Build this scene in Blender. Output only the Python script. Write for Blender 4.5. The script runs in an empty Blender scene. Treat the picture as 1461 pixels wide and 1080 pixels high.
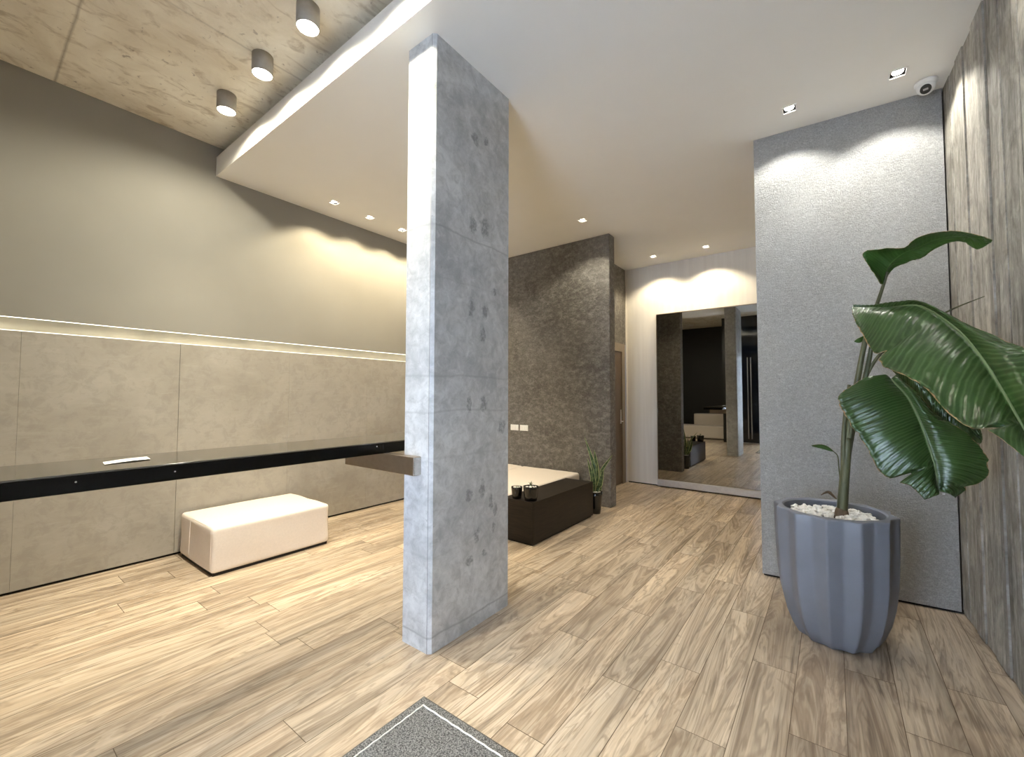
import bpy, bmesh, math, random
from mathutils import Vector, Matrix, noise as mnoise

random.seed(7)
SC = bpy.context.scene
COL = SC.collection

# ------------------------------------------------------------------ camera
FPX, CX, CY, CAMZ = 606.045, 730.5, 540.0, 1.5
_yaw, _pit, _rol = math.radians(37.045), math.radians(2.266), math.radians(.094)
FWD = Vector((-math.sin(_yaw)*math.cos(_pit), math.cos(_yaw)*math.cos(_pit), math.sin(_pit)))
RGT = Vector((math.cos(_yaw), math.sin(_yaw), 0))
UPV = RGT.cross(FWD)
RGT, UPV = math.cos(_rol)*RGT+math.sin(_rol)*UPV, -math.sin(_rol)*RGT+math.cos(_rol)*UPV
cam_d = bpy.data.cameras.new('camera')
cam_d.sensor_width = 36
cam_d.lens = FPX/1461*36
cam_d.clip_start = .05
cam = bpy.data.objects.new('camera', cam_d)
M = Matrix((RGT, UPV, -FWD)).transposed().to_4x4()
M.translation = Vector((0, 0, CAMZ))
cam.matrix_world = M
COL.objects.link(cam)
SC.camera = cam

# ------------------------------------------------------------------ world, exposure, large lights
W = bpy.data.worlds.new('world')
SC.world = W
W.use_nodes = True
W.node_tree.nodes['Background'].inputs[0].default_value = (.42, .58, 1, 1)
W.node_tree.nodes['Background'].inputs[1].default_value = 1.2
SC.view_settings.view_transform = 'Standard'
SC.view_settings.look = 'None'
SC.view_settings.exposure = 1.15
SC.view_settings.gamma = 1
SC.view_settings.use_curve_mapping = False
SC.cycles.max_bounces = 10
SC.cycles.diffuse_bounces = 6
SC.cycles.glossy_bounces = 5
SC.cycles.sample_clamp_indirect = 6
SC.cycles.use_denoising = True
try:
    SC.cycles.denoiser = 'OPENIMAGEDENOISE'
except Exception:
    pass

WARM = (1, .85, .58)
SOFT = (1, .93, .73)
NEUT = (1, .97, .87)
DAY = (.78, .87, 1)

def light(name, kind, loc, power, color, target=None, **kw):
    d = bpy.data.lights.new(name, kind)
    d.energy = power
    d.color = color
    for k, v in kw.items():
        setattr(d, k, v)
    o = bpy.data.objects.new(name, d)
    COL.objects.link(o)
    o.location = loc
    if target is not None:
        o.rotation_euler = (Vector(target)-Vector(loc)).to_track_quat('-Z', 'Y').to_euler()
    return o

# daylight through the glass entrance behind the camera
light('daylight_entrance', 'AREA', (-1.0, -1.15, 1.5), 92, DAY, (-1.0, 3, 1.3), shape='RECTANGLE', size=1.15, size_y=2.6)

# ------------------------------------------------------------------ helpers
def bm_new():
    return bmesh.new()

def box(bm, x0, x1, y0, y1, z0, z1, mi=0):
    vs = [bm.verts.new((x, y, z)) for x in (x0, x1) for y in (y0, y1) for z in (z0, z1)]
    fs = []
    for q in ((0, 1, 3, 2), (4, 6, 7, 5), (0, 4, 5, 1), (2, 3, 7, 6), (0, 2, 6, 4), (1, 5, 7, 3)):
        f = bm.faces.new([vs[i] for i in q]); f.material_index = mi; fs.append(f)
    return vs

def prism(bm, pts, z0, z1, mi=0):
    a = [bm.verts.new((p[0], p[1], z0)) for p in pts]
    b = [bm.verts.new((p[0], p[1], z1)) for p in pts]
    n = len(pts)
    bm.faces.new(a[::-1]).material_index = mi
    bm.faces.new(b).material_index = mi
    for i in range(n):
        bm.faces.new((a[i], a[(i+1) % n], b[(i+1) % n], b[i])).material_index = mi

def bevelbox(bm, x0, x1, y0, y1, z0, z1, r=.005, seg=2, mi=0):
    t = bmesh.new()
    box(t, x0, x1, y0, y1, z0, z1)
    bmesh.ops.bevel(t, geom=t.edges[:], offset=r, segments=seg, profile=.5, affect='EDGES')
    add_bm(bm, t, mi)

def add_bm(bm, t, mi=0, mat=None):
    mp = {}
    for v in t.verts:
        mp[v] = bm.verts.new(mat @ v.co if mat else v.co)
    for f in t.faces:
        try:
            g = bm.faces.new([mp[v] for v in f.verts]); g.material_index = mi; g.smooth = f.smooth
        except ValueError:
            pass
    t.free()

def lathe(bm, prof, c, seg=32, rfun=None, mi=0, smooth=True, cap0=True, cap1=True):
    rings = []
    for (r, z) in prof:
        ring = []
        for k in range(seg):
            a = 2*math.pi*k/seg
            rr = r*(rfun(a, z) if rfun else 1)
            ring.append(bm.verts.new((c[0]+rr*math.cos(a), c[1]+rr*math.sin(a), c[2]+z)))
        rings.append(ring)
    for i in range(len(rings)-1):
        for k in range(seg):
            f = bm.faces.new((rings[i][k], rings[i][(k+1) % seg], rings[i+1][(k+1) % seg], rings[i+1][k]))
            f.smooth = smooth; f.material_index = mi
    if cap0:
        bm.faces.new(rings[0][::-1]).material_index = mi
    if cap1:
        bm.faces.new(rings[-1]).material_index = mi
    return rings

def catmull(pts, n):
    P = [Vector(p) for p in pts]
    P = [P[0]*2-P[1]] + P + [P[-1]*2-P[-2]]
    out = []
    m = len(P)-3
    for i in range(n+1):
        t = i/n*m
        k = min(int(t), m-1); u = t-k
        a, b, c, d = P[k:k+4]
        out.append(.5*((2*b)+(c-a)*u+(2*a-5*b+4*c-d)*u*u+(3*b-a-3*c+d)*u**3))
    return out

def tube(bm, pts, r0, r1, n=24, seg=10, mi=0, flat=1.0):
    c = catmull(pts, n)
    rings = []
    up = Vector((0, -1, .1))
    for i, p in enumerate(c):
        t = (c[min(i+1, n)]-c[max(i-1, 0)]).normalized()
        s = t.cross(up).normalized(); b = s.cross(t)
        r = r0+(r1-r0)*i/n
        rings.append([bm.verts.new(p+s*r*math.cos(2*math.pi*k/seg)+b*r*flat*math.sin(2*math.pi*k/seg)) for k in range(seg)])
    for i in range(n):
        for k in range(seg):
            f = bm.faces.new((rings[i][k], rings[i][(k+1) % seg], rings[i+1][(k+1) % seg], rings[i+1][k]))
            f.smooth = True; f.material_index = mi
    bm.faces.new(rings[0][::-1]); bm.faces.new(rings[-1])

def world_origin(o):
    v = Vector((0, 0, 0))
    while o is not None:
        v = v+o.location
        o = o.parent
    return v

def obj(name, bm, mats, parent=None, kind=None, smooth=None, label=None):
    """verts given in world coordinates; origin goes to the parent's or to the mesh's base"""
    if not isinstance(mats, (list, tuple)):
        mats = [mats]
    bmesh.ops.recalc_face_normals(bm, faces=bm.faces[:])
    if parent is not None:
        org = world_origin(parent)
    else:
        xs = [v.co.x for v in bm.verts]; ys = [v.co.y for v in bm.verts]; zs = [v.co.z for v in bm.verts]
        org = Vector(((min(xs)+max(xs))/2, (min(ys)+max(ys))/2, min(zs)))
    bmesh.ops.translate(bm, verts=bm.verts[:], vec=-org)
    if smooth is not None:
        for f in bm.faces:
            f.smooth = smooth
    me = bpy.data.meshes.new(name)
    bm.to_mesh(me); bm.free()
    for m in mats:
        me.materials.append(m)
    o = bpy.data.objects.new(name, me)
    COL.objects.link(o)
    if parent is not None:
        o.parent = parent
    else:
        o.location = org
    if kind:
        o['kind'] = kind
    if label:
        o['label'] = label
    return o

def thing(name, label, cat, loc, group=None):
    o = bpy.data.objects.new(name, None)
    o.empty_display_size = .1
    COL.objects.link(o)
    o.location = loc
    return tag(o, label, cat, group)

def tag(o, label, cat, group=None):
    o['label'] = label; o['category'] = cat
    if group:
        o['group'] = group
    return o

def dup(o, loc=None, parent=None, label=None):
    c = o.copy(); COL.objects.link(c)
    if parent is not None:
        c.parent = parent
    if loc is not None:
        c.location = loc
    if label:
        c['label'] = label
    for ch in list(o.children):
        dup(ch, parent=c)
    return c

def soften(o, w=.004, seg=2):
    m = o.modifiers.new('bevel', 'BEVEL'); m.width = w; m.segments = seg; m.limit_method = 'ANGLE'
    m.angle_limit = math.radians(40)
    return o

# unproject a direction seen in the photo onto the plane y = Y (for laying out the plants)
def at(px, py, Y):
    d = FWD+RGT*((px-CX)/FPX)+UPV*((CY-py)/FPX)
    return Vector((0, 0, CAMZ))+d*(Y/d.y)

# ------------------------------------------------------------------ materials
class NT:
    def __init__(s, name):
        s.m = bpy.data.materials.new(name); s.m.use_nodes = True
        s.t = s.m.node_tree; s.b = s.t.nodes['Principled BSDF']
        s.co = s.t.nodes.new('ShaderNodeNewGeometry').outputs['Position']
    def n(s, typ, **kw):
        x = s.t.nodes.new(typ)
        for k, v in kw.items():
            setattr(x, k, v)
        return x
    def link(s, a, b):
        s.t.links.new(a, b)
    def put(s, sock, v):
        if hasattr(v, 'is_output') or isinstance(v, bpy.types.NodeSocket):
            s.link(v, sock)
        else:
            sock.default_value = v
    def scale(s, sc, co=None, loc=(0, 0, 0)):
        x = s.n('ShaderNodeMapping'); s.link(co or s.co, x.inputs[0])
        x.inputs['Scale'].default_value = sc; x.inputs['Location'].default_value = loc
        return x.outputs[0]
    def noise(s, sc=5, detail=4, rough=.55, dist=0, co=None, col=False):
        x = s.n('ShaderNodeTexNoise'); s.link(co or s.co, x.inputs['Vector'])
        x.inputs['Scale'].default_value = sc; x.inputs['Detail'].default_value = detail
        x.inputs['Roughness'].default_value = rough; x.inputs['Distortion'].default_value = dist
        return x.outputs[1 if col else 0]
    def ramp(s, f, stops):
        x = s.n('ShaderNodeValToRGB'); s.link(f, x.inputs[0])
        e = x.color_ramp.elements
        while len(e) < len(stops):
            e.new(.5)
        for i, (p, c) in enumerate(stops):
            e[i].position = p
            e[i].color = (c, c, c, 1) if isinstance(c, (int, float)) else (*c, 1)
        return x.outputs[0]
    def mix(s, f, a, b, mode='MIX'):
        x = s.n('ShaderNodeMix', data_type='RGBA', blend_type=mode)
        s.put(x.inputs[0], f)
        for sock, v in ((x.inputs[6], a), (x.inputs[7], b)):
            s.put(sock, (*v, 1) if isinstance(v, tuple) and len(v) == 3 else v)
        return x.outputs[2]
    def math(s, op, a, b=0.0, clamp=False):
        x = s.n('ShaderNodeMath', operation=op); x.use_clamp = clamp
        s.put(x.inputs[0], a); s.put(x.inputs[1], b)
        return x.outputs[0]
    def sep(s, co=None):
        x = s.n('ShaderNodeSeparateXYZ'); s.link(co or s.co, x.inputs[0]); return x.outputs
    def bump(s, h, strength=.3, dist=.01):
        x = s.n('ShaderNodeBump'); s.link(h, x.inputs['Height'])
        x.inputs['Strength'].default_value = strength; x.inputs['Distance'].default_value = dist
        s.link(x.outputs[0], s.b.inputs['Normal'])
    def done(s, col, rough=.5, metal=0, spec=.5):
        s.put(s.b.inputs['Base Color'], (*col, 1) if isinstance(col, tuple) and len(col) == 3 else col)
        s.put(s.b.inputs['Roughness'], rough)
        s.b.inputs['Metallic'].default_value = metal
        s.b.inputs['Specular IOR Level'].default_value = spec
        return s.m

def plain(name, col, rough=.5, metal=0, spec=.5, var=.06, sc=30, bump=0):
    s = NT(name)
    n = s.noise(sc, 3)
    c = s.mix(s.ramp(n, [(.3, 0.), (.7, 1.)]), tuple(x*(1-var) for x in col), tuple(min(1, x*(1+var)) for x in col))
    if bump:
        s.bump(n, bump, .003)
    return s.done(c, rough, metal, spec)

def emit(name, col, strength):
    s = NT(name)
    s.b.inputs['Emission Color'].default_value = (*col, 1)
    s.b.inputs['Emission Strength'].default_value = strength
    return s.done(tuple(col), .4)

def mat_floor():
    s = NT('wood_look_plank')
    a = s.n('ShaderNodeAttribute', attribute_name='pid'); pid = a.outputs['Fac']
    sx, sy, sz = s.sep()
    ox = s.math('ADD', s.math('MULTIPLY', sx, 1.0), s.math('MULTIPLY', pid, 37.3))
    oy = s.math('ADD', sy, s.math('MULTIPLY', pid, 91.7))
    cb = s.n('ShaderNodeCombineXYZ'); s.link(ox, cb.inputs[0]); s.link(oy, cb.inputs[1]); s.link(pid, cb.inputs[2])
    co = cb.outputs[0]
    grain = s.noise(1, 6, .6, .5, s.scale((24, .9, 1), co))
    swirl = s.noise(1, 4, .55, 1.5, s.scale((5.5, .55, 1), co))
    fine = s.noise(1, 4, .6, .2, s.scale((120, 5, 1), co))
    base = s.ramp(swirl, [(.28, (.35, .268, .19)), (.42, (.44, .342, .25)), (.52, (.55, .443, .33)), (.62, (.64, .53, .405)), (.75, (.50, .40, .295))])
    ring = s.math('SINE', s.math('MULTIPLY', swirl, 62.))
    base = s.mix(s.ramp(ring, [(.35, 0.), (1., .30)]), base, (.78, .67, .53))
    base = s.mix(s.ramp(s.math('MULTIPLY', ring, -1.), [(.5, 0.), (1., .5)]), base, (.26, .195, .14))
    c = s.mix(.75, base, s.ramp(grain, [(.30, .52), (.44, .86), (.6, 1.08), (.72, .92)]), 'MULTIPLY')
    c = s.mix(.35, c, s.ramp(fine, [(.35, .8), (.6, 1.1)]), 'MULTIPLY')
    # knots in some planks
    kn = s.noise(1, 3, .5, 3.5, s.scale((4.2, 1.8, 1), co, (3, 9, 1)))
    c = s.mix(s.ramp(kn, [(.60, 0.), (.70, .45)]), c, (.30, .22, .15))
    c = s.mix(1.0, c, s.ramp(pid, [(0, (.72, .71, .70)), (.5, (.88, .875, .87)), (1, (1.03, 1.01, .98))]), 'MULTIPLY')
    s.bump(grain, .08, .002)
    return s.done(c, s.ramp(fine, [(.3, .33), (.7, .44)]), spec=.5)

def mat_stucco(name, ca, cb_, cc, bump, sc=1.0, rough=.8, big=1.3):
    s = NT(name)
    a = s.noise(big, 6, .65, .6)
    b = s.noise(1, 7, .78, .15, s.scale((13*sc, 13*sc, 19*sc)))
    f = s.noise(50*sc, 5, .75, .3)
    c = s.mix(s.ramp(a, [(.34, 0.), (.66, 1.)]), ca, cb_)
    c = s.mix(s.ramp(b, [(.46, 0.), (.66, .8)]), c, cc)
    c = s.mix(1.0, c, s.ramp(f, [(.34, .74), (.62, 1.14)]), 'MULTIPLY')
    h = s.mix(.45, s.noise(26*sc, 5, .62, .8), f)
    s.bump(h, bump, .036)
    return s.done(c, rough, spec=.3)

def mat_pillar():
    s = NT('cast_concrete_pillar')
    a = s.noise(2.0, 6, .65, .7); b = s.noise(14, 7, .7, .5); f = s.noise(70, 4, .7)
    c = s.mix(s.ramp(a, [(.33, 0.), (.67, 1.)]), (.40, .405, .41), (.62, .625, .625))
    c = s.mix(s.ramp(b, [(.35, .5), (.55, 0.)]), c, (.27, .275, .28))
    c = s.mix(s.ramp(b, [(.56, 0.), (.70, .6)]), c, (.68, .685, .68))
    sx, sy, sz = s.sep()
    # pour lines
    wob = s.math('MULTIPLY', s.math('SUBTRACT', s.noise(3, 3), .5), .06)
    zz = s.math('ADD', sz, wob)
    for z0, st in ((2.53, .4), (2.22, .15), (1.62, .3), (1.40, .28), (1.12, .15), (3.1, .1), (.55, .12), (.09, .5)):
        d = s.math('ABSOLUTE', s.math('SUBTRACT', zz, z0))
        k = s.math('SUBTRACT', 1.0, s.math('DIVIDE', d, .011), clamp=True)
        k = s.math('MULTIPLY', s.math('MULTIPLY', k, st), s.ramp(b, [(.3, .2), (.5, 1.)]))
        c = s.mix(k, c, (.17, .17, .175))
    # form joint beside the front corner
    d = s.math('ABSOLUTE', s.math('SUBTRACT', s.math('ADD', sx, s.math('MULTIPLY', wob, .06)), -1.9115))
    k = s.math('MULTIPLY', s.math('SUBTRACT', 1.0, s.math('DIVIDE', d, .005), clamp=True), .8)
    c = s.mix(k, c, (.12, .125, .13))
    c = s.mix(s.ramp(s.noise(45, 5, .8), [(.60, 0.), (.68, .5)]), c, (.20, .205, .21))
    # hand sized stains on the broad side
    nc = s.noise(22, 4, .6, 0, None, True)
    v = s.n('ShaderNodeVectorMath', operation='MULTIPLY_ADD')
    s.link(nc, v.inputs[0]); v.inputs[1].default_value = (.0, .09, .09); s.link(s.co, v.inputs[2])
    sep = s.sep(v.outputs[0])
    mask = None
    spots = [(678, 197, .05, .03), (694, 204, .035, .02), (675, 320, .07, .03), (692, 325, .08, .04), (706, 417, .03, .02), (672, 440, .07, .025), (692, 443, .06, .028), (689, 478, .06, .025), (670, 577, .06, .025), (690, 575, .06, .03), (716, 608, .06, .04),
             (688, 697, .07, .025), (670, 707, .05, .03), (700, 715, .06, .02), (707, 727, .06, .02), (680, 764, .06, .022), (704, 752, .035, .02), (691, 789, .035, .02), (669, 801, .03, .03)]
    for px, py, rz, ry in spots:
        d = FWD+RGT*((px-CX)/FPX)+UPV*((CY-py)/FPX); P = Vector((0, 0, CAMZ))+d*(-1.889/d.x)
        dy = s.math('DIVIDE', s.math('SUBTRACT', sep[1], P.y+.045), ry*1.25)
        dz = s.math('DIVIDE', s.math('SUBTRACT', sep[2], P.z+.045), rz)
        q = s.math('ADD', s.math('MULTIPLY', dy, dy), s.math('MULTIPLY', dz, dz))
        k = s.math('SUBTRACT', 1.0, q, clamp=True)
        mask = k if mask is None else s.math('MAXIMUM', mask, k)
    broad = s.math('GREATER_THAN', sx, -1.90)
    k = s.math('MULTIPLY', s.math('MULTIPLY', s.math('MULTIPLY', mask, 1.5, clamp=True), .62), broad)
    c = s.mix(s.math('MULTIPLY', k, s.ramp(s.noise(60, 3, .6), [(.35, .35), (.55, 1.)])), c, (.13, .135, .14))
    s.bump(s.mix(.5, b, f), .25, .004)
    return s.done(c, .55, spec=.4)

def mat_concrete_ceiling():
    s = NT('exposed_concrete_ceiling')
    a = s.noise(1.3, 6, .6, .8); b = s.noise(1, 6, .65, 1.1, s.scale((9, 5, 5)))
    c = s.mix(s.ramp(a, [(.32, 0.), (.68, 1.)]), (.68, .60, .47), (.95, .90, .78))
    c = s.mix(s.ramp(b, [(.32, .7), (.48, 0.)]), c, (.45, .36, .25))
    c = s.mix(s.ramp(b, [(.58, 0.), (.72, .5)]), c, (.88, .82, .69))
    sx, sy, sz = s.sep()
    wob = s.math('MULTIPLY', s.math('SUBTRACT', s.noise(4, 3), .5), .02)
    for ax, v0, st in ((sy, .43, .6), (sx, -3.35, .35), (sy, -.8, .4), (sx, -2.1, .3)):
        d = s.math('ABSOLUTE', s.math('SUBTRACT', s.math('ADD', ax, wob), v0))
        k = s.math('MULTIPLY', s.math('SUBTRACT', 1.0, s.math('DIVIDE', d, .014), clamp=True), st)
        c = s.mix(k, c, (.22, .17, .11))
    c = s.mix(s.ramp(s.noise(16, 4, .6, .3), [(.66, 0.), (.72, .55)]), c, (.2, .14, .1))
    s.bump(s.mix(.5, b, s.noise(40, 4)), .3, .006)
    return s.done(c, .62, spec=.35)

def mat_board():
    s = NT('board_marked_concrete')
    a = s.n('ShaderNodeAttribute', attribute_name='pid'); pid = a.outputs['Fac']
    sx, sy, sz = s.sep()
    cb = s.n('ShaderNodeCombineXYZ'); s.link(s.math('ADD', sy, s.math('MULTIPLY', pid, 31.)), cb.inputs[0]); s.link(sz, cb.inputs[1]); s.link(pid, cb.inputs[2])
    g = s.noise(1, 6, .65, .7, s.scale((30, 2.2, 5), cb.outputs[0]))
    b = s.noise(1, 5, .65, .9, s.scale((10, 5., 3), cb.outputs[0]))
    f = s.noise(1, 4, .7, .3, s.scale((90, 30, 3), cb.outputs[0]))
    c = s.mix(s.ramp(b, [(.3, 0.), (.7, 1.)]), (.21, .193, .165), (.50, .47, .415))
    c = s.mix(.85, c, s.ramp(g, [(.28, .42), (.43, .86), (.6, 1.2), (.72, .85)]), 'MULTIPLY')
    c = s.mix(.5, c, s.ramp(f, [(.3, .7), (.65, 1.15)]), 'MULTIPLY')
    c = s.mix(1.0, c, s.ramp(pid, [(0, .74), (1, 1.12)]), 'MULTIPLY')
    s.bump(s.mix(.4, g, f), .6, .008)
    return s.done(c, .72, spec=.3)

def mat_panel():
    s = NT('stone_look_panel')
    a = s.noise(1.4, 6, .65, .8); b = s.noise(11, 6, .7, .5); g = s.noise(1, 6, .7, .4, s.scale((4, 4, 26)))
    c = s.mix(s.ramp(a, [(.34, 0.), (.66, 1.)]), (.355, .325, .275), (.44, .41, .355))
    c = s.mix(s.ramp(b, [(.40, .4), (.52, 0.)]), c, (.30, .275, .235))
    c = s.mix(s.ramp(g, [(.55, 0.), (.70, .3)]), c, (.52, .49, .43))
    return s.done(c, .42, spec=.4)

def mat_leaf(name, dark, light_, rib, veins=60, rough=.34):
    s = NT(name)
    uv = s.n('ShaderNodeUVMap'); u = s.sep(uv.outputs[0])
    wob = s.math('MULTIPLY', s.noise(9, 3), .02)
    av = s.math('ABSOLUTE', s.math('SUBTRACT', u[1], .5))
    ph = s.math('ADD', s.math('SUBTRACT', u[0], s.math('MULTIPLY', av, .22)), wob)
    w = s.math('SINE', s.math('MULTIPLY', ph, veins*6.283))
    w2 = s.math('SINE', s.math('MULTIPLY', ph, veins*6.283*2.7))
    n = s.noise(7, 4)
    c = s.mix(s.ramp(n, [(.3, 0.), (.7, 1.)]), dark, light_)
    c = s.mix(s.math('MULTIPLY', s.math('POWER', s.math('ABSOLUTE', w), 6.0), .30), c, rib)
    c = s.mix(s.ramp(av, [(.008, 1.), (.022, 0.)]), c, rib)
    # brown dried rim
    e = s.math('ADD', s.math('MULTIPLY', av, 2.0), s.math('MULTIPLY', s.math('SUBTRACT', s.noise(30, 3), .5), .10))
    c = s.mix(s.ramp(e, [(.985, 0.), (1.01, 1.)]), c, (.42, .26, .13))
    s.bump(s.math('ADD', w, s.math('MULTIPLY', w2, .3)), .25, .004)
    s.b.inputs['Transmission Weight'].default_value = 0
    s.b.inputs['Subsurface Weight'].default_value = 0
    return s.done(c, rough, spec=.45)

m_floor = mat_floor()
m_grout = plain('grout', (.16, .12, .085), .8)
m_pillar = mat_pillar()
m_concrete = mat_concrete_ceiling()
m_board = mat_board()
m_panel = mat_panel()
m_paint = plain('white_ceiling_paint', (.83, .81, .765), .75, var=.01, sc=3)
m_taupe = plain('taupe_wall_paint', (.30, .285, .25), .8, var=.03, sc=2)
m_cream = NT('cream_plaster')
_g = m_cream.noise(1, 5, .6, .2, m_cream.scale((14, 14, .7)))
m_cream = m_cream.done(m_cream.mix(m_cream.ramp(_g, [(.35, 0.), (.65, 1.)]), (.74, .705, .65), (.80, .77, .715)), .6)
m_stucco_dark = mat_stucco('dark_stucco', (.105, .096, .086), (.18, .168, .153), (.28, .265, .243), .6, .9, .7, 1.1)
m_stucco_light = mat_stucco('light_rough_stucco', (.46, .46, .455), (.54, .54, .535), (.66, .66, .65), 1.0, 2.6, .85, 1.2)
m_black_gap = plain('black_gap', (.012, .011, .010), .7)
m_black_gloss = plain('black_lacquer', (.003, .003, .003), .2, spec=.25)
m_black_counter_top = plain('smoked_glass_top', (.055, .048, .038), .06, spec=1.0)
m_wenge = NT('dark_wenge')
_g = m_wenge.noise(1, 5, .6, .6, m_wenge.scale((5, 5, 60)))
m_wenge = m_wenge.done(m_wenge.mix(m_wenge.ramp(_g, [(.35, 0.), (.65, 1.)]), (.008, .006, .005), (.020, .014, .010)), .38, spec=.25)
m_steel = plain('brushed_steel', (.58, .55, .51), .25, 1.0)
m_steel_dark = plain('bronze_steel', (.34, .28, .22), .3, .9)
m_alu = plain('aluminium', (.75, .75, .75), .3, 1.0)
m_cloth = plain('cream_leatherette', (.82, .735, .66), .5, var=.03, sc=60, bump=.05)
m_mirror = NT('smoked_mirror').done((.40, .40, .385), .015, 1.0)
m_sill = plain('mirror_sill_marble', (.46, .43, .41), .3)
m_door = plain('brown_door_laminate', (.10, .068, .042), .4)
m_frame = plain('door_frame_oak', (.22, .18, .14), .5)
m_white_pl = plain('white_plastic', (.82, .81, .79), .35, var=.01)
m_dark_pl = plain('dark_plastic', (.02, .02, .02), .2)
m_planter = plain('blue_grey_fibreclay', (.175, .187, .222), .45, var=.06, sc=5, bump=.04)
m_pebble = plain('white_pebble', (.82, .80, .76), .5, var=.12, sc=25)
m_soil = plain('dark_soil', (.03, .022, .016), .9, var=.4, sc=60, bump=.8)
m_stem = NT('plant_stem')
_g = m_stem.noise(1, 4, .6, .4, m_stem.scale((40, 40, 5)))
m_stem = m_stem.done(m_stem.mix(m_stem.ramp(_g, [(.35, 0.), (.65, 1.)]), (.045, .055, .025), (.13, .13, .06)), .5)
m_dry = plain('dry_sheath', (.16, .11, .07), .8, var=.4, sc=40)
m_leaf = mat_leaf('big_leaf_green', (.014, .042, .008), (.036, .085, .018), (.13, .20, .08), 26, .30)
m_leaf_back = mat_leaf('young_leaf_green', (.020, .075, .008), (.040, .115, .015), (.07, .15, .04), 20, .5)
m_mat_pile = NT('grey_mat_pile')
_g = m_mat_pile.noise(150, 3, .8)
m_mat_pile.bump(_g, 1.0, .006)
m_mat_pile = m_mat_pile.done(m_mat_pile.mix(m_mat_pile.ramp(_g, [(.42, 0.), (.58, 1.)]), (.05, .05, .05), (.30, .295, .285)), .95)
m_mat_edge = plain('mat_rubber_edge', (.11, .10, .09), .8)
m_white_line = plain('white_yarn', (.78, .77, .74), .9)
m_lamp_body = plain('taupe_lamp_body', (.34, .31, .265), .5)
m_bulb = emit('lamp_glow', (1, .94, .84), 16)
m_bulb_warm = emit('warm_lamp_glow', (1, .90, .74), 14)
m_led = emit('led_tape_glow', (1, .95, .80), 1.4)
m_paper = plain('white_paper', (.85, .84, .82), .7, var=.02)
m_pot_black = plain('black_glazed_pot', (.010, .010, .010), .10, spec=.7)
m_succ = plain('succulent_green', (.06, .09, .035), .5)
m_glass = NT('entrance_glass')
m_glass.b.inputs['Transmission Weight'].default_value = 1
m_glass = m_glass.done((.9, .95, 1), 0.0)
m_navy = plain('navy_tinted_glass', (.004, .007, .016), .06, spec=.8)
m_nightwall = plain('charcoal_wall', (.006, .006, .006), .5)

# ------------------------------------------------------------------ room
H1, H2 = 3.718, 4.022
XL = -4.95
PY = 5.364            # face of the dark partition
BY = 7.164            # back wall
SY = 1.562            # edge of the lowered ceiling
YF = -2.6             # wall behind the camera

def plank_mesh():
    bm = bm_new()
    lay = bm.faces.layers.float.new('pid')
    Wd, L, g = .2075, 1.33, .0016
    x = -.605-Wd*22
    k = -22
    offs = {0: 2.04, -1: 2.49, -2: 2.16, -3: 2.92, 1: 2.8, 2: 2.3}
    rnd = random.Random(3)
    while x < 1.2:
        o = offs.get(k, rnd.uniform(0, L))
        y = o-L*6
        while y < 7.4:
            x0, x1, y0, y1 = max(x+g, XL-.1), min(x+Wd-g, 1.2), max(y+g, YF-.1), min(y+L-g, 7.4)
            if x1-x0 > .01 and y1-y0 > .01:
                vs = [bm.verts.new(p) for p in ((x0, y0, 0), (x1, y0, 0), (x1, y1, 0), (x0, y1, 0))]
                f = bm.faces.new(vs); f[lay] = rnd.random()
            y += L
        x += Wd; k += 1
    vs = [bm.verts.new(p) for p in ((XL-.1, YF-.1, -.0025), (1.2, YF-.1, -.0025), (1.2, 7.4, -.0025), (XL-.1, 7.4, -.0025))]
    bm.faces.new(vs).material_index = 1
    return bm
obj('floor', plank_mesh(), [m_floor, m_grout], kind='structure')

# recessed light positions in the lowered ceiling  (x, y, power, colour, aim dx, dy)
DL = [(-4.54, 2.607, 36, WARM, -.12, 0), (-4.57, 3.10, 36, WARM, -.12, 0), (-4.57, 3.60, 36, WARM, -.12, 0), (-4.57, 4.10, 36, WARM, -.12, 0), (-4.57, 4.62, 36, WARM, -.12, 0),
      (-2.485, 4.771, 36, SOFT, -.1, .12),
      (-2.239, 6.705, 42, WARM, 0, .1), (-1.462, 6.727, 42, WARM, 0, .1),
      (-.22, 3.852, 27, NEUT, 0, .04), (.407, 3.865, 31, NEUT, .02, .04), (.52, 2.75, 8, NEUT, .03, 0)]
HS = .047            # half size of the hole

def ceiling_mesh():
    bm = bm_new()
    xs = {XL-.1, 1.0}; ys = {SY, BY+.1}
    for x, y, *_ in DL:
        xs |= {x-HS, x+HS}; ys |= {y-HS, y+HS}
    xs = sorted(xs); ys = sorted(ys)
    V = {}
    def v(x, y):
        if (x, y) not in V:
            V[(x, y)] = bm.verts.new((x, y, H1))
        return V[(x, y)]
    for i in range(len(xs)-1):
        for j in range(len(ys)-1):
            cx, cy = (xs[i]+xs[i+1])/2, (ys[j]+ys[j+1])/2
            if any(abs(cx-x) < HS and abs(cy-y) < HS for x, y, *_ in DL):
                continue
            bm.faces.new((v(xs[i], ys[j]), v(xs[i], ys[j+1]), v(xs[i+1], ys[j+1]), v(xs[i+1], ys[j])))
    # fascia, its top edge and the slab above
    def quad(*p):
        bm.faces.new([bm.verts.new(q) for q in p])
    ZF = 3.916
    quad((XL-.1, SY, H1), (1.0, SY, H1), (1.0, SY, ZF), (XL-.1, SY, ZF))
    quad((XL-.1, SY, ZF), (1.0, SY, ZF), (1.0, BY+.1, ZF), (XL-.1, BY+.1, ZF))
    return bm
obj('ceiling', ceiling_mesh(), m_paint, kind='structure')
b = bm_new(); box(b, XL-.1, 1.2, YF-.1, BY+.1, H2, H2+.1)
obj('ceiling', b, m_concrete, kind='structure')
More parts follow.
